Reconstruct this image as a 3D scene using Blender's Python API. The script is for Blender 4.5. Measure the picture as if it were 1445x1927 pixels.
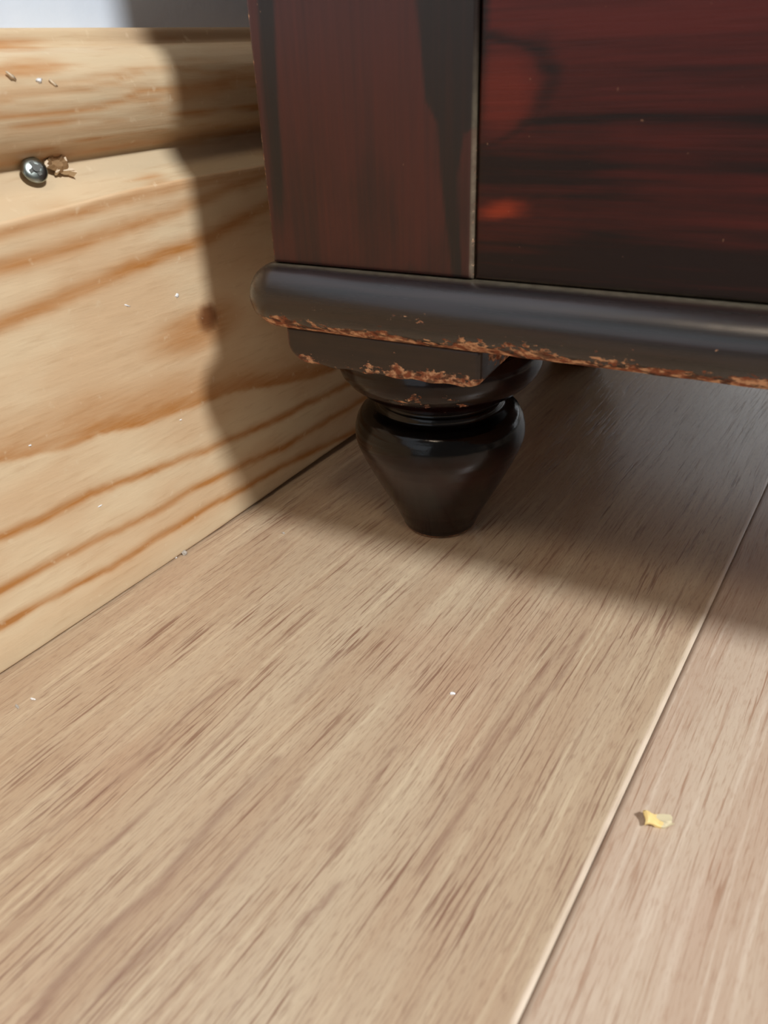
import bpy, bmesh, math, random
import numpy as np
from mathutils import Vector, Matrix

for o in list(bpy.data.objects):
    bpy.data.objects.remove(o)
SC = bpy.context.scene
COL = SC.collection

# ------------------------------------------------------------------ camera
W, H, FPX = 1445, 1927, 1453.19
ROT = np.array([[0.8365, 0.2530, -0.4861], [0.5467, -0.4465, 0.7084], [-0.0378, -0.8583, -0.5118]])  # columns: right, down, forward
u_, s_, v_ = np.linalg.svd(ROT); ROT = u_ @ v_
CAM = np.array([0.2261, 0.0, 0.18])
cd = bpy.data.cameras.new('camera'); cam = bpy.data.objects.new('camera', cd); COL.objects.link(cam)
mw = Matrix.Identity(4)
for i in range(3):
    mw[i][0] = ROT[i, 0]; mw[i][1] = -ROT[i, 1]; mw[i][2] = -ROT[i, 2]; mw[i][3] = CAM[i]
cam.matrix_world = mw
cd.sensor_fit = 'HORIZONTAL'; cd.sensor_width = 36; cd.lens = 36 * FPX / W
cd.clip_start = 0.01; cd.clip_end = 50
cd.dof.use_dof = True; cd.dof.focus_distance = 0.295; cd.dof.aperture_fstop = 22
SC.camera = cam

# ------------------------------------------------------------------ world, lamps, exposure
wd = bpy.data.worlds.new('world'); SC.world = wd; wd.use_nodes = True
bg = wd.node_tree.nodes['Background']
bg.inputs[0].default_value = (1.0, 0.94, 0.87, 1); bg.inputs[1].default_value = 0.13

def area_light(name, loc, target, size, size_y, power, color, shape='RECTANGLE'):
    l = bpy.data.lights.new(name, 'AREA'); l.shape = shape; l.size = size; l.size_y = size_y
    l.energy = power; l.color = color
    o = bpy.data.objects.new(name, l); COL.objects.link(o)
    o.location = loc
    o.rotation_euler = (Vector(target) - Vector(loc)).to_track_quat('-Z', 'Y').to_euler()
    return o
KAZ, KEL, KD = -0.19, math.radians(47), 2.1
kd = Vector((math.cos(KAZ) * math.cos(KEL), math.sin(KAZ) * math.cos(KEL), math.sin(KEL)))
kt = Vector((0.02, 0.2, 0.1))
area_light('high_window_light', kt + kd * KD, kt, 0.28, 0.28, 41, (0.96, 0.98, 1.0), 'DISK')
area_light('window_light', (0.2, -2.2, 0.95), (0.15, 0.2, 0.2), 1.2, 1.5, 5, (0.84, 0.92, 1.0))
area_light('far_window_light', (0.8, 3.0, 0.85), (0.2, 0.4, 0.0), 2.2, 1.3, 11, (0.90, 0.95, 1.0))
area_light('warm_fill_light', (0.5, -1.0, 2.25), (0.1, 0.2, 0.1), 0.45, 0.45, 9, (1.0, 0.80, 0.60), 'DISK')  # added warm fill that lifts the shaded wall, no such lamp known
SC.view_settings.view_transform = 'Standard'; SC.view_settings.look = 'None'
SC.view_settings.exposure = 0.0; SC.view_settings.gamma = 1; SC.view_settings.use_curve_mapping = False

# ------------------------------------------------------------------ helpers
YAW = math.radians(5.925)
DV = np.array([math.cos(YAW), math.sin(YAW), 0]); BV = np.array([-math.sin(YAW), math.cos(YAW), 0])
FO = np.array([0.0816, 0.2528, 0.0])           # foot axis on the floor: origin of the chest

def hit(u, v, n, d):
    r = ROT @ np.array([(u - W / 2) / FPX, (v - H / 2) / FPX, 1.0]); n = np.asarray(n, float)
    return CAM + r * ((d - n @ CAM) / (n @ r))
def on_skirting(pts, t=0.0):                    # photograph points measured on the skirting face -> (y, z)
    return np.array([hit(u, v, (1, 0, 0), -t)[1:] for u, v in pts])
def on_floor(pts):
    return np.array([hit(u, v, (0, 0, 1), 0)[:2] for u, v in pts])
FRONT = 0.044
def on_front(pts, off=FRONT):                   # -> (along, z) on the chest's front plane
    n = -BV; out = []
    for u, v in pts:
        P = hit(u, v, n, n @ FO + off); out.append(((P - FO) @ DV, P[2]))
    return np.array(out)

def hash2(i, j, seed):
    n = (i.astype(np.int64) * 374761393 + j.astype(np.int64) * 668265263 + seed * 974634777) & 0x7fffffff
    n = ((n ^ (n >> 13)) * 1274126177) & 0x7fffffff
    return ((n ^ (n >> 16)) & 0xffff) / 65535.0
def vnoise(x, y, seed=0):
    x = np.asarray(x, float); y = np.asarray(y, float); x, y = np.broadcast_arrays(x, y)
    i = np.floor(x); j = np.floor(y); f = x - i; g = y - j
    f = f * f * (3 - 2 * f); g = g * g * (3 - 2 * g); i = i.astype(int); j = j.astype(int)
    a = hash2(i, j, seed); b = hash2(i + 1, j, seed); c = hash2(i, j + 1, seed); d = hash2(i + 1, j + 1, seed)
    return (a * (1 - f) + b * f) * (1 - g) + (c * (1 - f) + d * f) * g
def fbm(x, y, seed=0, oct=4):
    s = 0; a = 0.5; t = 0
    for k in range(oct):
        s = s + a * vnoise(np.asarray(x) * 2 ** k, np.asarray(y) * 2 ** k, seed + k * 17); t += a; a *= 0.5
    return s / t
def sstep(a, b, x):
    t = np.clip((np.asarray(x, float) - a) / (b - a), 0, 1); return t * t * (3 - 2 * t)
def xinterp(x, xs, ys):                         # interpolation with linear continuation past the ends
    o = np.argsort(xs); xs = np.asarray(xs)[o]; ys = np.asarray(ys)[o]
    r = np.interp(x, xs, ys)
    r = np.where(x < xs[0], ys[0] + (x - xs[0]) * (ys[1] - ys[0]) / (xs[1] - xs[0]), r)
    return np.where(x > xs[-1], ys[-1] + (x - xs[-1]) * (ys[-1] - ys[-2]) / (xs[-1] - xs[-2]), r)
def seg_dist(x, y, pts):                        # distance to a polyline
    d = np.full(np.shape(x), 1e9)
    for (ax, ay), (bx, by) in zip(pts[:-1], pts[1:]):
        vx, vy = bx - ax, by - ay
        t = np.clip(((x - ax) * vx + (y - ay) * vy) / (vx * vx + vy * vy + 1e-18), 0, 1)
        d = np.minimum(d, np.hypot(x - ax - t * vx, y - ay - t * vy))
    return d

def tag(o, label=None, cat=None, group=None, kind=None):
    if label: o['label'] = label
    if cat: o['category'] = cat
    if group: o['group'] = group
    if kind: o['kind'] = kind
    return o
def empty(name, loc=(0, 0, 0), rz=0):
    o = bpy.data.objects.new(name, None); COL.objects.link(o); o.location = loc; o.rotation_euler = (0, 0, rz)
    o.empty_display_size = 0.02
    return o
def mesh_obj(name, verts, faces, mat=None, parent=None, smooth=True, attrs=None):
    me = bpy.data.meshes.new(name); me.from_pydata([tuple(v) for v in verts], [], faces); me.update()
    for k, a in (attrs or {}).items():
        at = me.attributes.new(k, 'FLOAT', 'POINT'); at.data.foreach_set('value', np.asarray(a, np.float32).ravel())
    if smooth: me.polygons.foreach_set('use_smooth', [True] * len(me.polygons))
    if mat: me.materials.append(mat)
    o = bpy.data.objects.new(name, me); COL.objects.link(o)
    if parent: o.parent = parent
    return o
def grid_faces(n, m, close_m=False, flip=False):
    f = []
    for i in range(n - 1):
        for j in range(m if close_m else m - 1):
            k = (j + 1) % m; q = (i * m + j, i * m + k, (i + 1) * m + k, (i + 1) * m + j)
            f.append(q[::-1] if flip else q)
    return f
def bm_obj(name, bm, mat=None, parent=None, smooth=False):
    me = bpy.data.meshes.new(name); bm.normal_update(); bm.to_mesh(me); bm.free()
    if smooth: me.polygons.foreach_set('use_smooth', [True] * len(me.polygons))
    if mat: me.materials.append(mat)
    o = bpy.data.objects.new(name, me); COL.objects.link(o)
    if parent: o.parent = parent
    return o
def box_obj(name, lo, hi, mat, parent=None, bevel=0.0008):
    bm = bmesh.new(); bmesh.ops.create_cube(bm, size=1)
    for v in bm.verts:
        v.co = Vector([lo[i] + (v.co[i] + 0.5) * (hi[i] - lo[i]) for i in range(3)])
    if bevel: bmesh.ops.bevel(bm, geom=list(bm.edges), offset=bevel, segments=2, profile=0.5, affect='EDGES')
    return bm_obj(name, bm, mat, parent)

# ------------------------------------------------------------------ material building
class NT:
    def __init__(s, name):
        s.m = bpy.data.materials.new(name); s.m.use_nodes = True; s.t = s.m.node_tree
        s.b = s.t.nodes['Principled BSDF']
        s.obj = s.t.nodes.new('ShaderNodeTexCoord').outputs['Object']
    def put(s, sock, v):
        if hasattr(v, 'is_output') or isinstance(v, bpy.types.NodeSocket): s.t.links.new(v, sock)
        elif isinstance(v, (tuple, list)): sock.default_value = tuple(v) + ((1,) if len(v) == 3 and len(sock.default_value) == 4 else ())
        else: sock.default_value = v
    def math(s, op, a, b=0.0, c=0.0, clamp=False):
        n = s.t.nodes.new('ShaderNodeMath'); n.operation = op; n.use_clamp = clamp
        for i, v in enumerate((a, b, c)): s.put(n.inputs[i], v)
        return n.outputs[0]
    def attr(s, name):
        n = s.t.nodes.new('ShaderNodeAttribute'); n.attribute_name = name; return n.outputs['Fac']
    def mapv(s, scale, vec=None, loc=(0, 0, 0), rot=(0, 0, 0)):
        n = s.t.nodes.new('ShaderNodeMapping'); s.put(n.inputs[0], vec or s.obj)
        n.inputs['Scale'].default_value = scale; n.inputs['Location'].default_value = loc; n.inputs['Rotation'].default_value = rot
        return n.outputs[0]
    def noise(s, vec, scale=1.0, detail=2.0, rough=0.5, dist=0.0, out='Fac'):
        n = s.t.nodes.new('ShaderNodeTexNoise'); s.put(n.inputs['Vector'], vec)
        n.inputs['Scale'].default_value = scale; n.inputs['Detail'].default_value = detail
        n.inputs['Roughness'].default_value = rough; n.inputs['Distortion'].default_value = dist
        return n.outputs[out]
    def step(s, v, a, b, lo=0.0, hi=1.0):
        n = s.t.nodes.new('ShaderNodeMapRange'); n.interpolation_type = 'SMOOTHSTEP'
        s.put(n.inputs[0], v)
        for i, x in enumerate((a, b, lo, hi)): n.inputs[1 + i].default_value = x
        return n.outputs[0]
    def mix(s, f, a, b, mode='MIX'):
        n = s.t.nodes.new('ShaderNodeMix'); n.data_type = 'RGBA'; n.blend_type = mode
        s.put(n.inputs[0], f); s.put(n.inputs[6], a); s.put(n.inputs[7], b)
        return n.outputs[2]
    def vadd(s, a, b, scale=1.0):
        m = s.t.nodes.new('ShaderNodeVectorMath'); m.operation = 'SCALE'; s.put(m.inputs[0], b); m.inputs['Scale'].default_value = scale
        n = s.t.nodes.new('ShaderNodeVectorMath'); n.operation = 'ADD'; s.put(n.inputs[0], a); s.put(n.inputs[1], m.outputs[0])
        return n.outputs[0]
    def bump(s, h, strength=0.3, dist=0.001):
        n = s.t.nodes.new('ShaderNodeBump'); s.put(n.inputs['Height'], h)
        n.inputs['Strength'].default_value = strength; n.inputs['Distance'].default_value = dist
        s.t.links.new(n.outputs[0], s.b.inputs['Normal'])
    def set(s, **k):
        for n, v in k.items(): s.put(s.b.inputs[n.replace('_', ' ')], v)
        return s.m
def lin(r, g, b):
    f = lambda c: c / 12.92 if c <= 0.04045 else ((c + 0.055) / 1.055) ** 2.4
    return tuple(f(x / 255) for x in (r, g, b))

# pine skirting: attribute 'grain' = amount of latewood and painted groove shade, 'knot' = dark wood, top lip and painted groove shade, 'pale' = sun-bleached
n = NT('pine')
fine = n.noise(n.mapv((400, 55, 500)), 1, 4, 0.6)
cloud = n.noise(n.mapv((40, 14, 40)), 1, 3, 0.55)
col = n.mix(n.step(cloud, 0.35, 0.68), lin(217, 186, 148), lin(227, 204, 168))
col = n.mix(n.math('MULTIPLY', n.attr('pale'), 0.8), col, lin(203, 183, 150))
g = n.math('MULTIPLY', n.attr('grain'), n.math('MULTIPLY_ADD', fine, 0.9, 0.55), clamp=True)
col = n.mix(g, col, lin(184, 125, 66))
col = n.mix(n.math('MULTIPLY', n.attr('knot'), 0.9), col, lin(112, 66, 34))
col = n.mix(n.step(fine, 0.5, 0.75, 0, 0.22), col, lin(170, 128, 84))
col = n.mix(n.step(n.noise(n.mapv((260, 260, 260)), 1, 2, 0.5), 0.63, 0.8, 0, 0.35), col, lin(232, 214, 182))
n.bump(n.math('ADD', fine, n.math('MULTIPLY', n.attr('grain'), -0.8)), 0.25, 0.0006)
PINE = n.set(Base_Color=col, Roughness=n.math('MULTIPLY_ADD', fine, 0.2, 0.42), Specular_IOR_Level=0.35)

# painted wall
n = NT('wall_paint')
nz = n.noise(n.mapv((220, 220, 220)), 1, 3, 0.5)
n.bump(nz, 0.15, 0.001)
WALL = n.set(Base_Color=n.mix(n.step(n.noise(n.mapv((9, 30, 9)), 1, 3), 0.3, 0.7), lin(216, 228, 242), lin(224, 234, 246)), Roughness=0.6)

# laminate floor
def laminate(name, tone):
    n = NT(name)
    warp = n.noise(n.mapv((14, 5, 1)), 1, 2, 0.5, out='Color')
    v = n.vadd(n.obj, warp, 0.012)
    band = n.noise(n.mapv((55, 3.5, 1), v), 1, 3, 0.55)
    mid = n.noise(n.mapv((430, 11, 1), v), 1, 3, 0.6)
    dash = n.noise(n.mapv((1150, 32, 1), v, loc=(3, 7, 0)), 1, 3, 0.6)
    tiny = n.noise(n.mapv((1900, 210, 1), n.obj), 1, 2, 0.6)
    patch = n.noise(n.mapv((16, 9, 1)), 1, 2, 0.5)
    if tone == 0:
        c = n.mix(n.step(band, 0.34, 0.66), lin(181, 156, 129), lin(193, 173, 146))
        c = n.mix(n.step(patch, 0.48, 0.72, 0, 0.5), c, lin(180, 146, 120))
        light, dark = lin(210, 192, 162), lin(138, 106, 86)
    else:
        c = n.mix(n.step(band, 0.34, 0.66), lin(190, 166, 144), lin(200, 181, 159))
        c = n.mix(n.step(patch, 0.5, 0.72, 0, 0.4), c, lin(192, 160, 142))
        light, dark = lin(216, 200, 180), lin(164, 130, 106)
    c = n.mix(n.step(mid, 0.52, 0.70, 0, 0.6), c, light)
    k = n.math('MULTIPLY', n.math('MULTIPLY', n.step(dash, 0.53, 0.62, 0, 0.95), n.step(n.noise(n.mapv((60, 22, 1), loc=(1, 4, 0)), 1, 3), 0.36, 0.6, 0.25, 1.0)), n.step(mid, 0.60, 0.44, 0.1, 1.0))
    c = n.mix(k, c, dark)
    c = n.mix(n.step(mid, 0.40, 0.28, 0, 0.55), c, dark)
    c = n.mix(n.math('MULTIPLY', n.attr('vein'), 0.75), c, lin(132, 98, 82))
    c = n.mix(n.step(tiny, 0.48, 0.72, 0, 0.42), c, dark)
    c = n.mix(n.attr('lip'), c, lin(226, 208, 186))
    c = n.mix(n.attr('groove'), c, lin(118, 92, 74))
    n.bump(n.math('ADD', n.math('MULTIPLY', k, -1.0), n.math('MULTIPLY', mid, 0.4)), 0.3, 0.0004)
    return n.set(Base_Color=c, Roughness=n.math('MULTIPLY_ADD', dash, 0.2, 0.2), Specular_IOR_Level=0.6)
LAM0, LAM1 = laminate('laminate_beige', 0), laminate('laminate_pink', 1)
n = NT('underlay'); UNDER = n.set(Base_Color=n.mix(n.noise(n.mapv((90, 90, 90))), (0.03, 0.02, 0.015), (0.06, 0.045, 0.03)), Roughness=0.9)

# stained, varnished chest: 'dark' blends mahogany red to black stain and painted seam shadow, 'wear' chips it to bare wood
def varnish(name, axis, base_rough=0.3, red=(78, 27, 20), blk=(24, 15, 12), spec=0.35, coat=0.2, streak=0.7):
    n = NT(name)
    sc = {'x': (20, 200, 520), 'z': (520, 200, 16), 'n': (160, 160, 160)}[axis]
    st = n.noise(n.mapv(sc), 1, 4, 0.6)
    tiny = n.noise(n.mapv(tuple(q * 2.6 for q in sc)), 1, 3, 0.6)
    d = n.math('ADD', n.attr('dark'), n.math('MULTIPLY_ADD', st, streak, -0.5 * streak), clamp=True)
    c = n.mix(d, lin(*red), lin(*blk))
    c = n.mix(n.math('MULTIPLY', n.attr('flash'), n.math('MULTIPLY_ADD', tiny, 0.8, 0.5), clamp=True), c, lin(138, 48, 24))
    cn = n.noise(n.mapv((420, 420, 700)), 1, 5, 0.65)
    wv = n.math('ADD', n.attr('wear'), n.math('MULTIPLY_ADD', cn, 1.1, -0.55))
    w = n.step(wv, 0.47, 0.55)
    tone = n.noise(n.mapv((330, 330, 330), loc=(5, 1, 2)), 1, 3, 0.6)
    bare = n.mix(n.step(tone, 0.38, 0.62), lin(104, 60, 38), lin(214, 166, 128))
    bare = n.mix(n.step(tone, 0.55, 0.47, 0, 0.35), bare, lin(172, 94, 60))
    bare = n.mix(n.step(n.noise(n.mapv((240, 240, 500), loc=(2, 8, 3)), 1, 4, 0.6), 0.50, 0.60, 0, 0.8), bare, lin(66, 38, 26))
    c = n.mix(w, c, bare)
    c = n.mix(n.math('MULTIPLY', n.attr('dust'), n.math('MULTIPLY_ADD', tone, 1.2, 0.1), clamp=True), c, lin(150, 140, 118))
    speck = n.step(n.noise(n.mapv((520, 520, 520), loc=(9, 9, 9)), 1, 1, 0.5), 0.79, 0.84, 0, 0.6)
    c = n.mix(speck, c, lin(150, 110, 84))
    n.bump(n.math('ADD', n.math('MULTIPLY', w, -0.8), n.math('MULTIPLY', tiny, 0.25)), 0.4, 0.0006)
    r = n.math('ADD', n.math('MULTIPLY_ADD', st, 0.2, base_rough - 0.1), n.math('MULTIPLY', w, 0.35))
    return n.set(Base_Color=c, Roughness=r, Specular_IOR_Level=spec, Coat_Weight=n.math('MULTIPLY', n.step(w, 0, 1, 1, 0.1), coat), Coat_Roughness=n.math('MULTIPLY', r, 0.8), Coat_IOR=1.7)
V_STILE = varnish('varnish_stile', 'z', 0.42, (74, 29, 22), (27, 17, 14), 0.35, 0.2, 0.8)
V_PANEL = varnish('varnish_panel', 'x', 0.4, (82, 27, 21), (26, 11, 9), 0.25, 0.12, 1.15)
V_MOULD = varnish('varnish_moulding', 'x', 0.33, (46, 26, 22), (10, 8, 9), 0.3, 0.6, 1.3)
V_BLOCK = varnish('varnish_block', 'x', 0.45, (62, 42, 31), (34, 25, 20), 0.45, 0.2)
V_FOOT = varnish('varnish_turned', 'n', 0.18, (40, 13, 11), (6, 4, 4), 0.3, 0.08)

n = NT('screw_metal')
SCREW = n.set(Base_Color=n.mix(n.noise(n.mapv((700, 700, 700))), (0.26, 0.30, 0.28), (0.42, 0.46, 0.42)), Metallic=1.0, Roughness=0.28)
n = NT('screw_recess'); RECESS = n.set(Base_Color=n.mix(n.noise(n.mapv((900, 900, 900))), (0.05, 0.05, 0.045), (0.1, 0.1, 0.09)), Metallic=0.6, Roughness=0.5)
n = NT('torn_wood'); TORN = n.set(Base_Color=n.mix(n.noise(n.mapv((900, 300, 900)), 1, 3), lin(206, 178, 140), lin(236, 219, 194)), Roughness=0.7)
n = NT('hole_wood'); HOLE = n.set(Base_Color=n.mix(n.noise(n.mapv((900, 300, 900)), 1, 3), lin(120, 88, 54), lin(168, 134, 92)), Roughness=0.8)
n = NT('white_fleck'); FLECK = n.set(Base_Color=n.mix(n.noise(n.mapv((900, 900, 900))), lin(226, 228, 230), lin(244, 244, 242)), Roughness=0.6)
n = NT('lint'); LINT = n.set(Base_Color=n.mix(n.noise(n.mapv((900, 900, 900))), lin(150, 142, 132), lin(206, 200, 190)), Roughness=0.9)
n = NT('yellow_flake')
FLAKE = n.set(Base_Color=n.mix(n.step(n.math('ADD', n.attr('tan'), n.math('MULTIPLY_ADD', n.noise(n.mapv((900, 900, 900)), 1, 3), 0.4, -0.2)), 0.35, 0.65), lin(238, 210, 140), lin(216, 204, 168)), Roughness=0.6)

# ================================================================== THE SETTING
# ---- wall
WX = -0.029
wl = box_obj('wall_left', (WX - 0.1, -0.6, -0.02), (WX, 1.6, 2.3), WALL, bevel=0)
tag(wl, 'cool white painted wall above the pine skirting board', kind='structure')

# ---- floor with laminate planks
SEAM = 0.1973
fl = box_obj('floor', (WX - 0.1, -0.6, -0.03), (2.0, 1.6, -0.0085), UNDER, bevel=0)
tag(fl, 'beige wood-effect laminate floor of long planks', kind='structure')
VEINS = [[(445, 1277), (358, 1338), (287, 1415), (205, 1482), (100, 1560), (0, 1620)],
         [(475, 1335), (420, 1390), (330, 1480), (250, 1552), (120, 1660), (0, 1768)],
         [(520, 1430), (420, 1525), (352, 1600), (300, 1670), (190, 1760), (100, 1860), (60, 1927)],
         [(560, 1470), (500, 1560), (420, 1650), (330, 1740), (200, 1860)],
         [(640, 1225), (600, 1270), (556, 1320)],
         [(745, 1400), (690, 1500), (630, 1590)],
         [(1100, 1190), (1050, 1280), (990, 1350), (930, 1420), (850, 1560), (790, 1640)],
         [(1060, 1220), (1000, 1290), (900, 1430), (800, 1560)],
         [(640, 1660), (612, 1700), (560, 1740)]]
VW = [0.0008, 0.0009, 0.0016, 0.0010, 0.0009, 0.0008, 0.0008, 0.0007, 0.0009]
def plank(x0, x1, mat, fine, y0=-0.6, y1=1.6):
    g = 0.00008; b = 0.0009
    xs = [x0 + g, x0 + g + 0.0003, x0 + b, x0 + 0.0018, x0 + 0.0026]
    xe = [x1 - 0.0026, x1 - 0.0018, x1 - b, x1 - g - 0.0003, x1 - g]
    nm = int((x1 - x0) / 0.0015) if fine else 6
    X = np.concatenate([xs, np.linspace(x0 + 0.0034, x1 - 0.0034, nm), xe])
    Y = np.concatenate([[y0], np.arange(0.02, 0.40, 0.003), [0.5, 0.7, 1.0, y1]]) if fine else np.array([y0, 0, 0.3, 0.7, y1])
    XX, YY = np.meshgrid(X, Y)
    e = np.minimum(XX - x0, x1 - XX)
    Z = -0.0004 * (1 - sstep(g, b, e))
    vein = np.zeros_like(XX)
    if fine:
        for pl, w in zip(VEINS, VW):
            q = on_floor(pl); d = seg_dist(XX, YY, q)
            vein = np.maximum(vein, np.exp(-(d / w) ** 2) * (0.15 + 1.1 * fbm(XX * 300, YY * 45, 5)))
    lip = np.where(x1 - XX < 0.01, 1, 0.15) * sstep(0.0019, 0.0010, e) * (0.55 + 0.45 * vnoise(YY * 160, XX * 20, 3))
    gro = 0.75 * sstep(0.0016, 0.0003, XX - x0)
    nY, nX = XX.shape
    top = np.stack([XX, YY, Z], -1).reshape(-1, 3)
    f = grid_faces(nY, nX)
    # skirt down to the underside
    rim = [j for j in range(nX)] + [(i + 1) * nX - 1 for i in range(1, nY)] + [(nY - 1) * nX + j for j in range(nX - 2, -1, -1)] + [i * nX for i in range(nY - 2, 0, -1)]
    low = top[rim].copy(); low[:, 2] = -0.0083; k0 = len(top); R = len(rim)
    f += [(rim[(i + 1) % R], rim[i], k0 + i, k0 + (i + 1) % R) for i in range(R)]
    f.append(tuple(k0 + i for i in range(R))[::-1])
    z = np.zeros(R)
    return mesh_obj('plank', np.vstack([top, low]), f, mat, fl, True,
                    {'vein': np.append(vein, z), 'lip': np.append(lip, z), 'groove': np.append(np.clip(gro, 0, 1), z)})
plank(WX + 0.0035, SEAM, LAM0, True)
plank(SEAM, SEAM + 0.193, LAM1, True)
xx = SEAM + 0.193; k = 0
while xx < 1.9:
    plank(xx, xx + 0.193, LAM0 if k % 2 == 0 else LAM1, False); xx += 0.193; k += 1

# ---- pine skirting board
ledge = on_skirting([(0, 420), (138, 384), (250, 356), (362, 333), (489, 312)])
BOT = 0.0012
GR = []     # (points, width above, width below, strength)
GR.append(([(0, 440), (73, 418), (145, 400), (250, 372), (345, 351), (489, 322)], 0.0022, 0.0022, 0.75))
GR.append(([(0, 503), (109, 474), (203, 442), (327, 402), (363, 384), (436, 352), (483, 336)], 0.0030, 0.0024, 0.8))
GR.append(([(0, 612), (73, 580), (145, 547), (218, 518), (291, 489), (363, 460), (400, 442), (472, 405)], 0.0030, 0.0026, 0.9))
GR.append(([(0, 866), (121, 842), (184, 813), (271, 797), (368, 760), (436, 735), (581, 712), (640, 690)], 0.0085, 0.0012, 0.85))
GR.append(([(0, 1012), (73, 983), (170, 929), (242, 903), (300, 881), (412, 837), (460, 818), (533, 784), (630, 736)], 0.0022, 0.0017, 1.0))
GR.append(([(0, 1113), (97, 1060), (194, 1010), (291, 966), (363, 920), (436, 886), (533, 842), (630, 784)], 0.0021, 0.0017, 1.0))
GR.append(([(0, 1181), (73, 1138), (208, 1070), (291, 1017), (388, 958), (460, 920), (533, 876), (678, 808)], 0.0022, 0.0014, 1.0))
GR = [(on_skirting(p), a, b, s) for p, a, b, s in GR]
KN = on_skirting([(391, 598)])[0]
UP = [(on_skirting(p, 0.003), w, s) for p, w, s in [
    ([(0, 218), (110, 211), (180, 202), (225, 190), (258, 174), (330, 168)], 0.0011, 0.75),
    ([(0, 178), (80, 174), (150, 170), (205, 158), (250, 140)], 0.0009, 0.45),
    ([(150, 152), (250, 132), (330, 128), (400, 140), (470, 128)], 0.0010, 0.4),
    ([(330, 175), (400, 162), (440, 148), (480, 145)], 0.0030, 0.6),
    ([(0, 245), (150, 244), (330, 228)], 0.0012, 0.25)]]
Ys = np.unique(np.round(np.concatenate([np.linspace(-0.6, 0.06, 12), np.arange(0.06, 0.42, 0.0018), np.linspace(0.42, 1.6, 20)]), 5))
upper = [(-0.0042, 0.1452), (-0.0078, 0.1485), (-0.0104, 0.1512), (-0.0116, 0.1530), (-0.0114, 0.1540), (-0.0095, 0.1552), (-0.0070, 0.1570), (-0.0050, 0.1592),
         (-0.0032, 0.1625), (-0.0020, 0.1665), (-0.0014, 0.1705), (-0.0014, 0.1745), (-0.0022, 0.1782), (-0.0042, 0.1812), (-0.0070, 0.1835),
         (-0.0105, 0.1848), (-0.0132, 0.1852), (-0.0142, 0.1856), (-0.0146, 0.1868), (-0.0150, 0.1892), (-0.0158, 0.1902), (-0.0185, 0.1904), (-0.0294, 0.1904)]
U2 = []
for a, b in zip(upper[:-1], upper[1:]):
    m = max(1, int(math.hypot(b[0] - a[0], b[1] - a[1]) / 0.0012))
    U2 += [(a[0] + (b[0] - a[0]) * k / m, a[1] + (b[1] - a[1]) * k / m) for k in range(m)]
U2.append(upper[-1])
rows = []; at = {'grain': [], 'knot': [], 'pale': []}
Zf = np.linspace(0, 1, 118)
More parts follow.
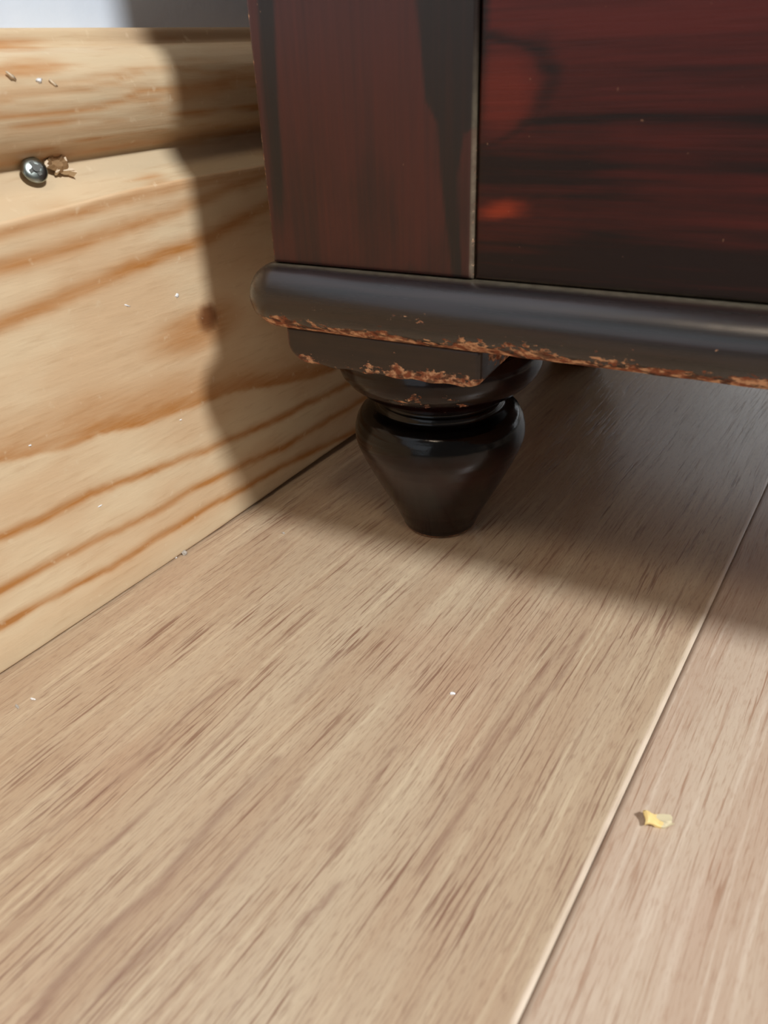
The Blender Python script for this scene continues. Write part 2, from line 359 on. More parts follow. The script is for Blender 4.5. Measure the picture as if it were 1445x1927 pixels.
for y in Ys:
    yc = min(max(y, 0.125), 0.27)
    h1 = xinterp(np.array([yc]), ledge[:, 0], ledge[:, 1])[0] + 0.0004 * (float(vnoise(y * 90, 1.5, 4)) - 0.5)
    bot = 0.0003 + 0.0030 * float(sstep(0.17, 0.31, y))
    P = [(-0.0294, bot), (-0.0008, bot), (-0.0002, bot + 0.0004)]
    P += [(0.0, bot + 0.001 + (h1 - 0.0007 - bot - 0.001) * t) for t in Zf]
    P += [(-0.0003, h1 - 0.0002), (-0.0010, h1 + 0.0003), (-0.0024, h1 + 0.0013)]
    P += U2
    P = np.array(P); yy = np.full(len(P), y); z = P[:, 1]
    P[:, 0] += np.where(P[:, 0] > -0.02, 0.00025 * (fbm(yy * 120, z * 300, 8) - 0.5), 0)
    face = (P[:, 0] > -0.0009) & (z < h1)
    gr = np.zeros(len(P)); kn = np.zeros(len(P)); pl = np.zeros(len(P))
    jit = 0.0016 * (fbm(yy * 45, z * 25, 21, 3) - 0.5) + 0.0006 * (vnoise(yy * 330, z * 90, 33) - 0.5)
    for q, wu, wd, s in GR:
        d = z + jit - xinterp(yy, q[:, 0], q[:, 1])
        gr = np.maximum(gr, s * np.where(d > 0, np.exp(-(d / wu) ** 2), np.exp(-(d / wd) ** 2)) * (0.75 + 0.4 * vnoise(yy * 60, z * 120, 13)))
    # second, broad orange flame in the lower middle
    q = GR[3][0]; d = z - xinterp(yy, q[:, 0], q[:, 1])
    gr = np.maximum(gr, 0.55 * sstep(-0.001, 0.002, d) * sstep(0.022, 0.006, d) * (0.4 + 0.9 * fbm(yy * 40, z * 90, 41)) * sstep(0.26, 0.20, yy))
    dk = np.hypot((yy - KN[0]) / 0.0055, (z - KN[1]) / 0.0058)
    kn = np.maximum(kn, sstep(1.25, 0.6, dk + 0.4 * (fbm(yy * 400, z * 400, 6) - 0.5)))
    gr = np.maximum(gr, 0.7 * sstep(3.2, 0.9, np.hypot((yy - KN[0] + 0.006) / 0.011, (z - KN[1] + 0.003) / 0.004)))
    gr = np.where(face, gr, 0); kn = np.where(face, kn, 0)
    # profile above the flat face
    topz = z > h1
    s2 = fbm(yy * 25, z * 500 + P[:, 0] * 300, 51)
    gu = 0.75 * sstep(0.5, 0.8, s2)
    for q, w, s in UP:
        d = z + 0.5 * jit - xinterp(yy, q[:, 0], q[:, 1]); ins = (yy > q[:, 0].min() - 0.004) & (yy < q[:, 0].max() + 0.004)
        gu = np.maximum(gu, np.where(ins | (len(q) > 6), s * np.exp(-(d / w) ** 2), 0))
    gu = np.maximum(gu, 0.55 * sstep(0.1615, 0.154, z) * sstep(0.1535, 0.1545, z))  # shade of the groove and torus underside, painted in as brown
    kn = np.where(topz, np.maximum(0.55 * sstep(0.1849, 0.1858, z) * sstep(0.19, 0.23, yy), 0.28 * sstep(0.1600, 0.1545, z) * sstep(0.1530, 0.1545, z)), kn)  # dark top lip, then more of the painted groove shade
    pl = np.where(topz, np.clip(0.3 + 0.9 * fbm(yy * 30, z * 160, 61), 0, 1), 0.5 * sstep(0.012, 0.002, z))
    gr = np.where(topz, gu, gr)
    rows.append(np.stack([P[:, 0], yy, z], -1))
    for kx, a in zip(('grain', 'knot', 'pale'), (gr, kn, pl)): at[kx].append(a)
nr, nc = len(rows), len(rows[0])
V = np.concatenate(rows)
f = grid_faces(nr, nc, flip=True) + [((i + 1) * nc, i * nc, (i + 1) * nc - 1, (i + 2) * nc - 1) for i in range(nr - 1)]
f += [tuple(range(nc)), tuple((nr - 1) * nc + j for j in range(nc))[::-1]]
sk = mesh_obj('baseboard_left', V, f, PINE, None, True, {k: np.concatenate(v) for k, v in at.items()})
tag(sk, 'knotty pine skirting board with torus moulding along the white wall', kind='structure')

# screw in the groove of the skirting and the torn hole beside it
def screw_at(P, nrm, r):
    bm = bmesh.new(); prof = [(0.0, 1.0), (0.35, 0.98), (0.62, 0.86), (0.84, 0.62), (0.97, 0.3), (1.0, 0.05), (0.97, -0.25), (0.7, -0.5)]
    N = 32; rings = []
    for a, h in prof[1:]:
        rings.append([bm.verts.new((a * r * math.cos(2 * math.pi * i / N), a * r * math.sin(2 * math.pi * i / N), h * r * 0.32)) for i in range(N)])
    c = bm.verts.new((0, 0, r * 0.32))
    for i in range(N): bm.faces.new((c, rings[0][i], rings[0][(i + 1) % N]))
    for A, B in zip(rings[:-1], rings[1:]):
        for i in range(N): bm.faces.new((A[i], B[i], B[(i + 1) % N], A[(i + 1) % N]))
    # shank going into the wood
    sh = [bm.verts.new((0.4 * r * math.cos(2 * math.pi * i / N), 0.4 * r * math.sin(2 * math.pi * i / N), -2.2 * r)) for i in range(N)]
    for i in range(N): bm.faces.new((rings[-1][i], sh[i], sh[(i + 1) % N], rings[-1][(i + 1) % N]))
    bm.faces.new(sh[::-1])
    o = bm_obj('screw', bm, SCREW, sk, True)
    o.location = P; q = Vector(nrm).to_track_quat('Z', 'Y'); o.rotation_euler = q.to_euler()
    o['label'] = 'silver cross-head screw'
    bm = bmesh.new()
    for rot in (0.3, 0.3 + math.pi / 2):
        t = bmesh.ops.create_cube(bm, size=1)['verts']
        for v in t:
            k = 1.0 if v.co.z > 0 else 0.5
            x, y = v.co.x * r * 1.15 * k, v.co.y * r * 0.3 * k
            v.co = Vector((x * math.cos(rot) - y * math.sin(rot), x * math.sin(rot) + y * math.cos(rot), r * 0.325 + (0.03 * r if v.co.z > 0 else -0.2 * r)))
    # little conical middle of the recess
    bmesh.ops.create_cone(bm, segments=12, radius1=0.1 * r, radius2=0.3 * r, depth=0.16 * r, cap_ends=True, matrix=Matrix.Translation((0, 0, r * 0.36)))
    rc = bm_obj('cross_recess', bm, RECESS, o)
    return o
Ps = hit(65, 320, (1, 0, 0), -0.0070)
screw_at(tuple(Ps), (0.86, -0.16, 0.42), 0.0040)
Ph = hit(107, 309, (1, 0, 0), -0.0092)
random.seed(4)
bm = bmesh.new(); N = 22; R0 = []; R1 = []; R2 = []
for i in range(N):
    a = 2 * math.pi * i / N; rr = 1 + 0.35 * (random.random() - 0.5)
    R0.append(bm.verts.new((0.0002, 0.0038 * rr * math.cos(a), 0.0029 * rr * math.sin(a))))
    R1.append(bm.verts.new((0.0012 + 0.001 * random.random(), 0.0030 * rr * math.cos(a), 0.0021 * rr * math.sin(a))))
    R2.append(bm.verts.new((0.0004, 0.0019 * rr * math.cos(a), 0.0012 * rr * math.sin(a))))
c = bm.verts.new((0.0001, 0, 0))
for i in range(N):
    j = (i + 1) % N
    bm.faces.new((R0[i], R0[j], R1[j], R1[i])); bm.faces.new((R1[i], R1[j], R2[j], R2[i])); bm.faces.new((R2[i], R2[j], c))
ho = bm_obj('screw_hole', bm, HOLE, sk); ho.location = tuple(Ph); ho.rotation_euler = (0, -0.7, 0)
ho['label'] = 'torn pale screw hole beside the screw'
for i, (dy, dz, ln, wd_, an) in enumerate([(-0.0036, 0.0004, 0.0028, 0.0016, 0.6), (-0.0018, 0.0026, 0.0042, 0.0012, 0.25), (0.0022, 0.0030, 0.0034, 0.0013, -0.5), (0.0030, -0.0002, 0.0034, 0.0012, 1.2),
                                           (0.0018, -0.0028, 0.0042, 0.0016, -0.35), (0.0032, -0.0036, 0.0026, 0.0014, -0.9), (-0.0012, -0.0024, 0.0026, 0.0009, 0.3)]):
    bm = bmesh.new()
    p = [(-0.5, -0.3, 0), (-0.2, -0.5, .3), (0.5, -0.15, .5), (0.42, 0.3, .4), (-0.1, 0.5, .35), (-0.5, 0.25, 0)]
    t = [bm.verts.new((0.0006 + 0.0022 * q[2], q[0] * ln, q[1] * wd_)) for q in p]; b = [bm.verts.new((-0.0008, q[0] * ln * 0.8, q[1] * wd_ * 0.8)) for q in p]
    bm.faces.new(t); bm.faces.new(b[::-1])
    for k in range(6): bm.faces.new((t[k], b[k], b[(k + 1) % 6], t[(k + 1) % 6]))
    for v in bm.verts: v.co = Matrix.Rotation(an, 3, 'X') @ v.co
    o = bm_obj('splinter', bm, TORN, ho); o.location = (-0.0004, dy, dz)

# flecks of white paint stuck on the skirting
def fleck_on(name, u, v, t, rw, rh, seed, mat=FLECK, parent=sk, rot=0.0):
    P = hit(u, v, (1, 0, 0), -t); rnd = random.Random(seed); bm = bmesh.new(); N = 14
    top = bm.verts.new((0.0005 if name == 'paint_fleck' else 0.00015, 0, 0)); ring = []
    for i in range(N):
        a = 2 * math.pi * i / N; q = 0.75 + 0.5 * rnd.random()
        y, z = rw * q * math.cos(a), rh * q * math.sin(a)
        ring.append(bm.verts.new((-0.0003, y * math.cos(rot) - z * math.sin(rot), y * math.sin(rot) + z * math.cos(rot))))
    for i in range(N): bm.faces.new((top, ring[i], ring[(i + 1) % N]))
    bm.faces.new(ring[::-1])
    o = bm_obj(name, bm, mat, parent, True); o.location = tuple(P); return o
fleck_on('paint_fleck', 75, 152, 0.0014, 0.0011, 0.0008, 1)
fleck_on('paint_fleck', 239, 575, 0.0, 0.0022, 0.0005, 2, rot=-0.5)
fleck_on('paint_fleck', 333, 556, 0.0, 0.0016, 0.0013, 3)
fleck_on('paint_fleck', 57, 838, 0.0, 0.0009, 0.0005, 4)
fleck_on('paint_fleck', 188, 952, 0.0, 0.0018, 0.0004, 5)
fleck_on('paint_fleck', 340, 790, 0.0, 0.0009, 0.0004, 6)
for i, (u, v, rw) in enumerate([(22, 143, 0.0016), (102, 158, 0.0018)]):
    o = fleck_on('dent', u, v, 0.0012, rw, 0.0006, 20 + i, TORN, sk, -0.7)

# ================================================================== THE CHEST
chest = empty('wooden_chest', tuple(FO), YAW)
tag(chest, 'old dark red stained wooden chest on turned feet beside the pine skirting', 'chest')
XL, XR, YF, YB = -0.0420, 0.700, -FRONT, 0.258
SZ0, SZ1 = 0.0975, 0.1192
XS = 0.0306      # seam between stile and front board
TOPZ = 0.62

def slab(name, x0, x1, y0, y1, dz, oz, mat, wear=True):
    r0 = 0.0025; rr = (SZ1 - SZ0) / 2 if dz is None else dz; zc = (SZ0 + SZ1) / 2 if oz is None else oz
    path = []   # (x, y, nx, ny)
    def line(a, b, n, step):
        L = math.hypot(b[0] - a[0], b[1] - a[1]); k = max(2, int(L / step))
        for i in range(k): path.append((a[0] + (b[0] - a[0]) * i / k, a[1] + (b[1] - a[1]) * i / k, n[0], n[1]))
    def arc(cx, cy, a0, a1, k):
        for i in range(k):
            a = a0 + (a1 - a0) * i / k; path.append((cx + r0 * math.cos(a), cy + r0 * math.sin(a), math.cos(a), math.sin(a)))
    line((x0, y1), (x0, y0 + 0.06), (-1, 0), 0.03); line((x0, y0 + 0.06), (x0, y0 + r0), (-1, 0), 0.0012 if wear else 0.02)
    arc(x0 + r0, y0 + r0, math.pi, 1.5 * math.pi, 14 if wear else 6)
    line((x0 + r0, y0), (x0 + 0.24, y0), (0, -1), 0.0010 if wear else 0.1); line((x0 + 0.24, y0), (x1 - r0, y0), (0, -1), 0.04)
    arc(x1 - r0, y0 + r0, 1.5 * math.pi, 2 * math.pi, 6); line((x1, y0 + r0), (x1, y1), (1, 0), 0.05)
    path.append((x1, y1, 1, 0))
    P = np.array(path); s = np.concatenate([[0], np.cumsum(np.hypot(np.diff(P[:, 0]), np.diff(P[:, 1])))])
    M = 30; ph = np.linspace(math.pi / 2, -math.pi / 2, M)
    S, PH = np.meshgrid(s, ph, indexing='ij')
    E = rr * 0.98 * np.cos(PH)
    low = sstep(-0.15, -1.1, PH)
    A = P[:, 0][:, None]
    chip = fbm(S * 130, PH * 2.6, 71, 5)
    wr = 0.18 + 0.52 * sstep(-0.15, -0.95, PH) + 0.95 * (chip - 0.5) - 0.3 * sstep(0.1, 0.6, PH)
    wr += 0.30 * sstep(0.022, -0.004, A - x0) * sstep(-0.1, -0.6, PH)           # battered left corner
    wr += 0.42 * np.exp(-((PH + 0.15) / 0.75) ** 2) * (P[:, 2] < -0.93)[:, None] * (0.5 + chip)
    if wear:
        E = E - 0.0005 * sstep(0.45, 0.6, wr) - 0.0007 * low * (fbm(S * 90, PH * 0.6, 5) - 0.3)
    Z = zc + rr * np.sin(PH) + (0.0003 * (fbm(S * 60, PH * 0.4, 9) - 0.5) if wear else 0)
    X = P[:, 0][:, None] + P[:, 2][:, None] * E; Y = P[:, 1][:, None] + P[:, 3][:, None] * E
    V = np.stack([X, Y, Z], -1).reshape(-1, 3); n_, m_ = X.shape
    f = grid_faces(n_, m_, flip=False)
    f += [tuple(i * m_ for i in range(n_)), tuple(i * m_ + m_ - 1 for i in range(n_))[::-1], tuple(range(m_))[::-1], tuple((n_ - 1) * m_ + j for j in range(m_))]
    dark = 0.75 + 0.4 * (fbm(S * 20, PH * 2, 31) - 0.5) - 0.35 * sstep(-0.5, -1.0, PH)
    dust = 0.32 * sstep(1.28, 1.5, PH) + 0.6 * sstep(0.004, -0.004, A - x0) * sstep(-0.6, 1.2, PH) * fbm(S * 300, PH * 4, 77)
    return mesh_obj(name, V, f, mat, chest, True, {'dark': dark, 'wear': wr, 'dust': dust, 'flash': dark * 0})
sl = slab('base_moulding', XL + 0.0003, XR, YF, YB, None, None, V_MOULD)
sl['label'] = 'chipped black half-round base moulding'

# stile (corner board, upright grain) and front board (level grain): finely divided faces that carry the figure
def face_board(name, x0, x1, z0, z1, yf, thick, mat, fn, res, zdense, bev=0.0012, x2=None):
    xe = [0, 0.0003, 0.0008, bev]
    X = np.concatenate([x0 + np.array(xe), np.arange(x0 + bev + res, (x2 or x1) - bev - res * 0.5, res)] + ([np.linspace(x2, x1 - bev, 10)] if x2 else []) + [x1 - np.array(xe)[::-1]])
    Z = np.concatenate([z0 + np.array(xe), np.arange(z0 + bev + res, zdense, res), np.linspace(zdense, z1 - bev, 10)[0:-1], z1 - np.array(xe)[::-1]])
    XX, ZZ = np.meshgrid(X, Z)
    e = np.minimum(np.minimum(XX - x0, x1 - XX), np.minimum(ZZ - z0, z1 - ZZ))
    t = np.clip(e / bev, 0, 1); YY = yf + bev * (1 - np.sqrt(1 - (1 - t) ** 2))
    nz, nx = XX.shape; top = np.stack([XX, YY, ZZ], -1).reshape(-1, 3)
    f = grid_faces(nz, nx)
    rim = [j for j in range(nx)] + [(i + 1) * nx - 1 for i in range(1, nz)] + [(nz - 1) * nx + j for j in range(nx - 2, -1, -1)] + [i * nx for i in range(nz - 2, 0, -1)]
    low = top[rim].copy(); low[:, 1] = yf + thick; k0 = len(top); R = len(rim)
    f += [(rim[(i + 1) % R], rim[i], k0 + i, k0 + (i + 1) % R) for i in range(R)]; f.append(tuple(k0 + i for i in range(R))[::-1])
    at = fn(XX, ZZ, e); z = np.zeros(R)
    return mesh_obj(name, np.vstack([top, low]), f, mat, chest, True, {k: np.append(v, z) for k, v in at.items()})

LB = on_front([(483, 0), (492, 150), (508, 300), (516, 420), (520, 490)])     # left band, left bound
LC = on_front([(516, 0), (521, 150), (532, 300), (536, 420), (536, 490)])
RB = on_front([(781, 0), (793, 120), (800, 190), (822, 232), (828, 330), (838, 420), (850, 525)])
RC = on_front([(930, 0), (930, 225), (876, 250), (862, 330), (864, 420), (872, 525)])
def stile_fn(X, Z, e):
    j = 0.0008 * (fbm(X * 60, Z * 25, 3) - 0.5)
    def rng(A, B, w):
        a = np.interp(Z, np.sort(A[:, 1]), A[np.argsort(A[:, 1]), 0]); b = np.interp(Z, np.sort(B[:, 1]), B[np.argsort(B[:, 1]), 0])
        return sstep(-w, w, X + j - a) * sstep(w, -w, X + j - b)
    d = np.maximum(1.0 * rng(LB, LC, 0.0009) * sstep(0.115, 0.145, Z), rng(RB, RC, 0.0009))
    d = np.maximum(d, 0.12 + 0.14 * fbm(X * 130, Z * 10, 9) + 0.42 * sstep(0.30, 0.72, fbm(X * 75, Z * 28, 12, 5)) * sstep(0.185, 0.135, Z))
    d = np.maximum(d, 0.75 * sstep(0.128, 0.1195, Z) * fbm(X * 200, Z * 60, 19))
    w = 0.05 + 0.42 * sstep(0.0016, 0.0005, X - X.min()) + 0.36 * sstep(0.0012, 0.0004, X.max() - X) * sstep(0.185, 0.15, Z)
    s = on_front([(760, 470)])[0]
    w += 0.28 * sstep(1, 0.2, np.hypot((X - s[0]) / 0.0026, (Z - s[1]) / 0.0050))
    dust = 0.55 * sstep(0.0013, 0.0006, X.max() - X) * sstep(0.19, 0.15, Z)
    return {'dark': d, 'wear': w, 'dust': dust, 'flash': d * 0}
KP = on_front([(945, 175), (950, 395), (1380, 390), (1130, 230)], FRONT - 0.001)
RING = on_front([(900, 62), (960, 72), (1010, 92), (1038, 130), (1035, 175), (1005, 225), (950, 262), (900, 278)], FRONT - 0.001)
def panel_fn(X, Z, e):
    wz = Z + 0.006 * (fbm(X * 14, Z * 8, 8) - 0.5) - 0.10 * np.maximum(X - 0.05, 0) * 0.15
    st = fbm(X * 9, wz * 210, 14, 6)
    d = 0.50 + 1.9 * (st - 0.5) + 0.42 * sstep(0.163, 0.148, Z + 0.02 * (fbm(X * 25, Z * 40, 2) - 0.5)) - 0.18 * sstep(0.165, 0.18, Z)
    q = np.hypot((X - KP[0, 0]) / 0.0125, (Z - KP[0, 1]) / 0.0125)
    d = d * sstep(0.5, 1.1, q) + 0.12 * sstep(1.1, 0.5, q) + 0.3 * (st - .5) * sstep(1.1, .5, q)
    rd = seg_dist(X + 0.003 * (fbm(X * 70, Z * 160, 61) - 0.5), Z + 0.003 * (fbm(X * 70, Z * 160, 62) - 0.5), RING)
    rw = 0.0013 + 0.0030 * sstep(RING[1, 0], RING[3, 0], X) * sstep(RING[6, 1], RING[3, 1], Z + 0.004)
    d = np.maximum(d, 0.95 * np.exp(-(rd / rw) ** 2) * (0.55 + 0.7 * fbm(X * 60, Z * 400, 5)))
    d = d - 0.4 * sstep(1, 0.1, np.hypot((X - KP[2, 0]) / 0.045, (Z - KP[2, 1]) / 0.016))
    d = np.maximum(d, 0.9 * sstep(0.0035, 0.0012, X - X.min()) * sstep(0.15, 0.17, Z))  # shadow of the gap beside the stile, painted as a dark strip
    fl = sstep(1.0, 0.35, np.hypot((X - KP[1, 0] + 0.001) / 0.0115, (Z - KP[1, 1] - 0.12 * (X - KP[1, 0])) / 0.0034) + 0.8 * (fbm(X * 80, Z * 500, 3) - 0.5))
    fl = np.maximum(fl, 0.22 * sstep(1.0, 0.3, q))
    dust = 0.35 * sstep(0.0013, 0.0005, Z - Z.min()) * fbm(X * 70, Z * 3, 4)
    return {'dark': np.clip(d, 0, 1.1), 'wear': 0.03 + 0 * X, 'dust': dust, 'flash': fl}
st = face_board('stile', XL, XS, SZ1 + 0.0003, TOPZ, YF, 0.020, V_STILE, stile_fn, 0.0009, 0.205)
pn = face_board('front_board', XS + 0.0004, XR - 0.073, SZ1 + 0.0003, 0.36, YF + 0.0011, 0.018, V_PANEL, panel_fn, 0.0011, 0.205, x2=0.17)
pn['label'] = 'front board with level reddish grain and knot'
plain = lambda X, Z, e: {'dark': 0.4 + 0 * X, 'wear': 0 * X, 'dust': 0 * X, 'flash': 0 * X}
face_board('front_board', XS + 0.0004, XR - 0.073, 0.3604, TOPZ, YF + 0.0011, 0.018, V_PANEL, plain, 0.05, 0.45)
face_board('stile', XR - 0.0726, XR, SZ1 + 0.0003, TOPZ, YF, 0.020, V_STILE, plain, 0.03, 0.205)
box_obj('side_panel', (XL + 0.0006, YF + 0.0203, SZ1 + 0.0003), (XL + 0.0186, YB, TOPZ), V_STILE, chest)
box_obj('side_panel', (XR - 0.0186, YF + 0.0203, SZ1 + 0.0003), (XR - 0.0006, YB, TOPZ), V_STILE, chest)
box_obj('back_panel', (XL + 0.019, YB - 0.012, SZ1 + 0.0003), (XR - 0.019, YB, TOPZ), V_PANEL, chest)
slab('lid', XL - 0.002, XR + 0.004, YF - 0.004, YB, 0.011, TOPZ + 0.0115, V_MOULD, False)

# turned foot (lathe) with its chips
FP = [(0.0, 0.0002), (0.0143, 0.0002), (0.0156, 0.0008), (0.0160, 0.0022), (0.0166, 0.0040), (0.0200, 0.0115), (0.0248, 0.0205), (0.0292, 0.0295), (0.0324, 0.0365), (0.0342, 0.0412), (0.0349, 0.0440), (0.0350, 0.0462),
      (0.0347, 0.0488), (0.0338, 0.0520), (0.0322, 0.0546), (0.0298, 0.0563), (0.0272, 0.0571), (0.0260, 0.0574), (0.0256, 0.0582), (0.0258, 0.0592), (0.0250, 0.0600), (0.0243, 0.0606), (0.0244, 0.0614), (0.0262, 0.0622), (0.0290, 0.0637), (0.0330, 0.0664), (0.0368, 0.0697),
      (0.0391, 0.0727), (0.0401, 0.0755), (0.0402, 0.0785), (0.0394, 0.0815), (0.0378, 0.0842), (0.0, 0.0844)]
def foot(x, y, dense):
    prof = []
    for (a, b), (c, d) in zip(FP[:-1], FP[1:]):
        m = max(1, int(math.hypot(c - a, d - b) / (0.0008 if dense else 0.01)))
        prof += [(a + (c - a) * k / m, b + (d - b) * k / m) for k in range(m)]
    prof = np.array([p for p in prof if p[0] > 1e-5] ); N = 160 if dense else 32
    th = np.arange(N) / N * 2 * math.pi
    R, TH = np.meshgrid(prof[:, 0], th, indexing='ij'); Z = np.repeat(prof[:, 1][:, None], N, 1)
    u, v = TH * 0.035, Z; per = np.cos(TH) * 3; peu = np.sin(TH) * 3
    nz = fbm(per * 2.2 + 20, peu * 2.2 + Z * 260 + 20, 3)
    front = np.exp(-((np.mod(TH - 1.5 * math.pi - 0.25 + math.pi, 2 * math.pi) - math.pi) / 0.5) ** 2)
    wr = 0.0 + 0 * R
    wr += (0.42 * sstep(0.0625, 0.066, Z) * sstep(0.079, 0.074, Z)) * front + 0.8 * (nz - 0.5) * sstep(0.06, 0.064, Z)
    wr += 0.32 * np.exp(-((Z - 0.0385 - 0.002 * np.sin(TH * 3)) / 0.0022) ** 2) * (0.3 + 1.2 * (nz - 0.25)) * np.exp(-((np.mod(TH - 1.42 * math.pi + math.pi, 2 * math.pi) - math.pi) / 0.8) ** 2)
    wr += 0.72 * sstep(0.0026, 0.0012, Z)
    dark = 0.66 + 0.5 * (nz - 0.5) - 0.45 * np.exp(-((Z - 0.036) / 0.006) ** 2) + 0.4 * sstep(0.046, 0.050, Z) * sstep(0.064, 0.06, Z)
    R = R - 0.0004 * sstep(0.45, 0.6, wr)
    V = np.stack([R * np.cos(TH), R * np.sin(TH), Z], -1).reshape(-1, 3)
    f = grid_faces(len(prof), N, True, flip=False)
    f += [tuple(range(N))[::-1], tuple((len(prof) - 1) * N + j for j in range(N))]
    o = mesh_obj('turned_foot', V, f, V_FOOT, chest, True, {'dark': dark, 'wear': wr, 'dust': 0 * R, 'flash': 0 * R}); o.location = (x, y, 0); return o
def block(x, y, dense):
    x0, x1, z0, z1, y0, y1 = -0.0392, 0.0346, 0.0848, SZ0 + 0.0002, -0.0452, 0.030
    out = []
    def cor(cx, cz, rx, rz, a0, a1, k):
        for i in range(k + 1):
            a = a0 + (a1 - a0) * i / k; out.append((cx + rx * math.cos(a), cz + rz * math.sin(a)))
    cor(x0 + 0.0095, z0 + 0.0075, 0.0095, 0.0075, math.pi, 1.5 * math.pi, 10)
    out.extend([(x0 + 0.0095 + (x1 - x0 - 0.0145) * k / 60, z0 + 0.0003 * math.sin(k * 0.5) + (-0.0006 * math.sin(math.pi * k / 60))) for k in range(1, 60)])
    cor(x1 - 0.005, z0 + 0.003, 0.005, 0.003, 1.5 * math.pi, 2 * math.pi, 8)
    out.extend([(x1, z0 + 0.003 + (z1 - z0 - 0.003) * k / 9) for k in range(1, 10)])
    out.extend([(x1 + (x0 - x1) * k / 70, z1) for k in range(1, 70)])
    out.extend([(x0, z1 + (z0 + 0.0075 - z1) * k / 5) for k in range(0, 5)])
    O = np.array(out); c = np.array([0, z1]); L = len(O)
    rings = []; edge = []
    def ring(ins, yy):
        d = O - np.array([(x0 + x1) / 2, (z0 + z1) / 2]); h = np.array([(x1 - x0) / 2, (z1 - z0) / 2])
        q = np.array([(x0 + x1) / 2, (z0 + z1) / 2]) + d * (1 - ins / h)
        q[:, 1] = np.where((O[:, 1] >= z1 - 1e-6) & (ins < 0.0012), z1, q[:, 1])
        rings.append(np.stack([q[:, 0], np.full(L, yy), q[:, 1]], -1))
    for ins in (0.0063, 0.005, 0.004, 0.003, 0.002, 0.0014): ring(ins, y0)
    ring(0.0007, y0 + 0.0003); ring(0.0002, y0 + 0.0009); ring(0, y0 + 0.0018)
    for k in range(1, 12): ring(0, y0 + 0.0018 + (y1 - y0 - 0.0018) * k / 11)
    V = np.concatenate(rings); n_ = len(rings)
    f = grid_faces(n_, L, True, flip=True); f += [tuple(range(L)), tuple((n_ - 1) * L + j for j in range(L))[::-1]]
    X, Y, Z = V[:, 0], V[:, 1], V[:, 2]
    lowe = sstep(z0 + 0.0078, z0 + 0.0006, Z); nz = fbm(X * 170, Z * 260 + Y * 120, 15)
    prof = np.interp(X, [-0.04, -0.034, -0.029, -0.016, -0.006, 0.002, 0.010, 0.02, 0.030, 0.035], [0.62, 0.62, 0.5, 0.28, 0.32, 0.5, 0.62, 0.62, 0.68, 0.6])
    wr = 0.04 + lowe * prof * 1.08 + 0.6 * (nz - 0.5) + 0.2 * sstep(-0.0355, -0.039, X)
    wr += 0.35 * np.exp(-((X - 0.004) / 0.002) ** 2 - ((Z - z0 - 0.005) / 0.005) ** 2)
    wr = np.where(Y > y0 + 0.004, 0.40 + 0.9 * (nz - 0.5), wr)
    dark = 0.7 + 0.5 * (nz - 0.5) + np.where((Y > y0 + 0.003), 0.3, 0)
    o = mesh_obj('foot_block', V, f, V_BLOCK, chest, True, {'dark': dark, 'wear': wr, 'dust': 0 * X, 'flash': 0.35 * sstep(-0.0375, -0.039, X)}); o.location = (x, y, 0); return o
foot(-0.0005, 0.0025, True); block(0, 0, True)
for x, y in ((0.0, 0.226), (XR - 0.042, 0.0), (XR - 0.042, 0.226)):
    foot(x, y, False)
    b_ = block(x, y if y == 0 else y - 0.004, False)

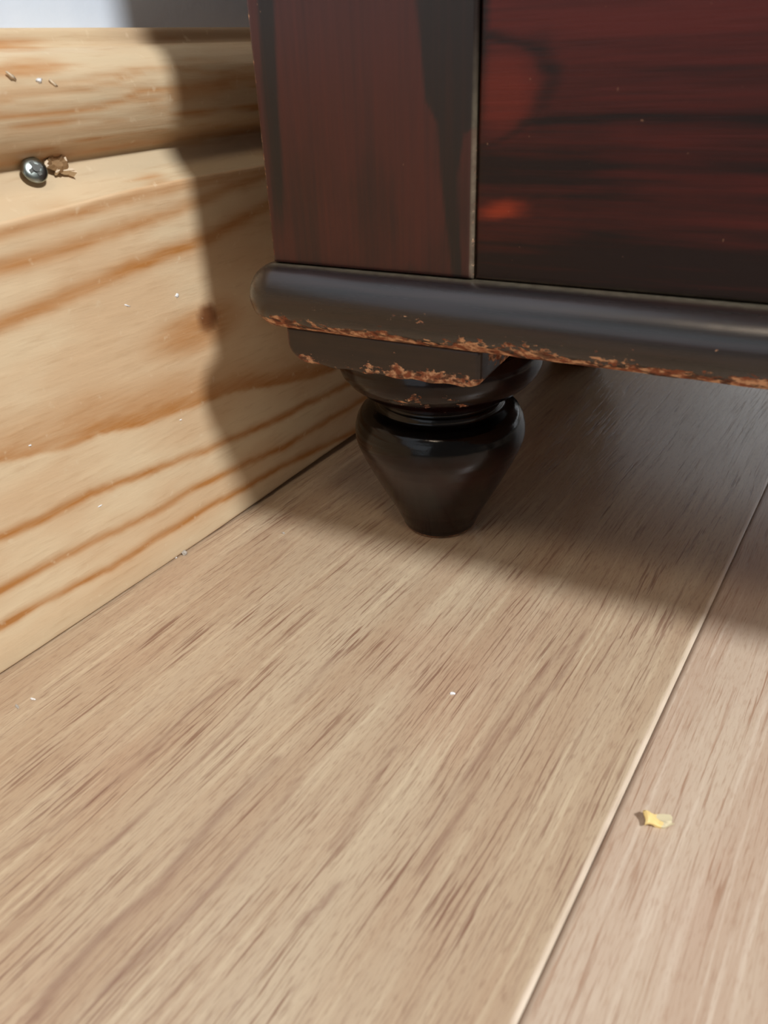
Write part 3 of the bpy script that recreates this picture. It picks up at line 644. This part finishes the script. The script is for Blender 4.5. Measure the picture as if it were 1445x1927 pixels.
# ================================================================== SMALL LITTER ON THE FLOOR
def flake_on_floor():
    P = on_floor([(1237, 1547)])[0]
    o = empty('flake', (P[0], P[1], 0.0))
    nu, nv = 14, 9; V = []; tan = []
    # in photograph terms the flake is about 54 px wide and 28 px deep
    e1 = on_floor([(1210, 1546), (1264, 1549)]); ex = e1[1] - e1[0]; L = np.hypot(*ex); ex /= L; ey = np.array([-ex[1], ex[0]])
    e2 = on_floor([(1238, 1532), (1238, 1560)]); D = abs((e2[1] - e2[0]) @ ey) * 0.82
    for i in range(nu):
        for j in range(nv):
            s, t = i / (nu - 1) - 0.5, j / (nv - 1) - 0.5
            w = D * (1 - 0.25 * max(0, s) + 0.1 * math.sin(s * 9))
            q = ex * s * L * (1 + 0.06 * math.sin(t * 8)) + ey * (t * w + (0.0005 if s > 0.2 else 0) * s)
            z = 0.0024 * math.exp(-((s + 0.38) / 0.22) ** 2) * (0.6 + 0.4 * math.cos(t * 3)) + 0.0009 * math.exp(-((t + 0.18 + 0.7 * s) / 0.14) ** 2) + 0.0006 + 0.0010 * max(0, s) * (1 if t > -0.2 else 0.2)
            V.append((q[0], q[1], z)); tan.append(float(sstep(0.0, 0.12, s + 0.1 * math.sin(t * 6))))
    V = np.array(V); Lw = V.copy(); Lw[:, 2] = np.maximum(V[:, 2] - 0.0006, 0.0001)
    Lw[:, 2] = np.where(np.abs(V[:, 2] - V[:, 2].min()) < 0.0003, 0.00005, Lw[:, 2])
    f = grid_faces(nu, nv, flip=True); k = nu * nv; f += [tuple(k + q for q in a[::-1]) for a in f]
    rim = [j for j in range(nv)] + [i * nv + nv - 1 for i in range(1, nu)] + [(nu - 1) * nv + j for j in range(nv - 2, -1, -1)] + [i * nv for i in range(nu - 2, 0, -1)]
    f += [(rim[i], rim[(i + 1) % len(rim)], k + rim[(i + 1) % len(rim)], k + rim[i]) for i in range(len(rim))]
    bpy.data.objects.remove(o)
    o = mesh_obj('flake', np.vstack([V, Lw]), f, FLAKE, None, False, {'tan': tan + tan})
    o.location = (P[0], P[1], 0.0)
    bm = bmesh.new(); bm.from_mesh(o.data); bmesh.ops.recalc_face_normals(bm, faces=bm.faces); bm.to_mesh(o.data); bm.free()
    tag(o, 'small curled yellow and cream flake lying on the pinkish plank', 'flake')
flake_on_floor()

def crumb(name, label, cat, u, v, rx, ry, rz_, seed, mat, lift=0.0, rot=0.0, group=None):
    P = on_floor([(u, v)])[0]; rnd = random.Random(seed); bm = bmesh.new()
    bmesh.ops.create_icosphere(bm, subdivisions=2, radius=1)
    for q in bm.verts:
        k = 0.75 + 0.5 * rnd.random(); q.co = Vector((q.co.x * rx * k, q.co.y * ry * k, max(0, q.co.z * k * rz_ + rz_ * 0.6)))
    o = bm_obj(name, bm, mat); o.location = (P[0], P[1], lift); o.rotation_euler = (0, 0, rot)
    return tag(o, label, cat, group)
crumb('white_crumb', 'tiny white crumb lying alone in the middle of the wide plank', 'crumb', 851, 1306, 0.0009, 0.0005, 0.0004, 1, FLECK, rot=0.5)
crumb('white_crumb', 'tiny white crumb at the foot of the skirting beside grey lint', 'crumb', 330, 1049, 0.0008, 0.0006, 0.0006, 2, FLECK)
crumb('dust_fluff', 'small tuft of grey lint at the foot of the skirting', 'lint', 347, 1043, 0.0014, 0.0011, 0.0011, 3, LINT)
crumb('white_crumb', 'pale speck near the left photo edge, the right one of two', 'crumb', 62, 1316, 0.0010, 0.0004, 0.0003, 4, FLECK, rot=0.2)
crumb('white_crumb', 'grey speck near the left photo edge, the left one of two', 'crumb', 32, 1330, 0.0012, 0.0004, 0.0003, 5, LINT, rot=-0.3)
crumb('white_crumb', 'pale speck on the floor in the shade before the turned foot', 'crumb', 533, 1004, 0.0008, 0.0005, 0.0004, 6, LINT)
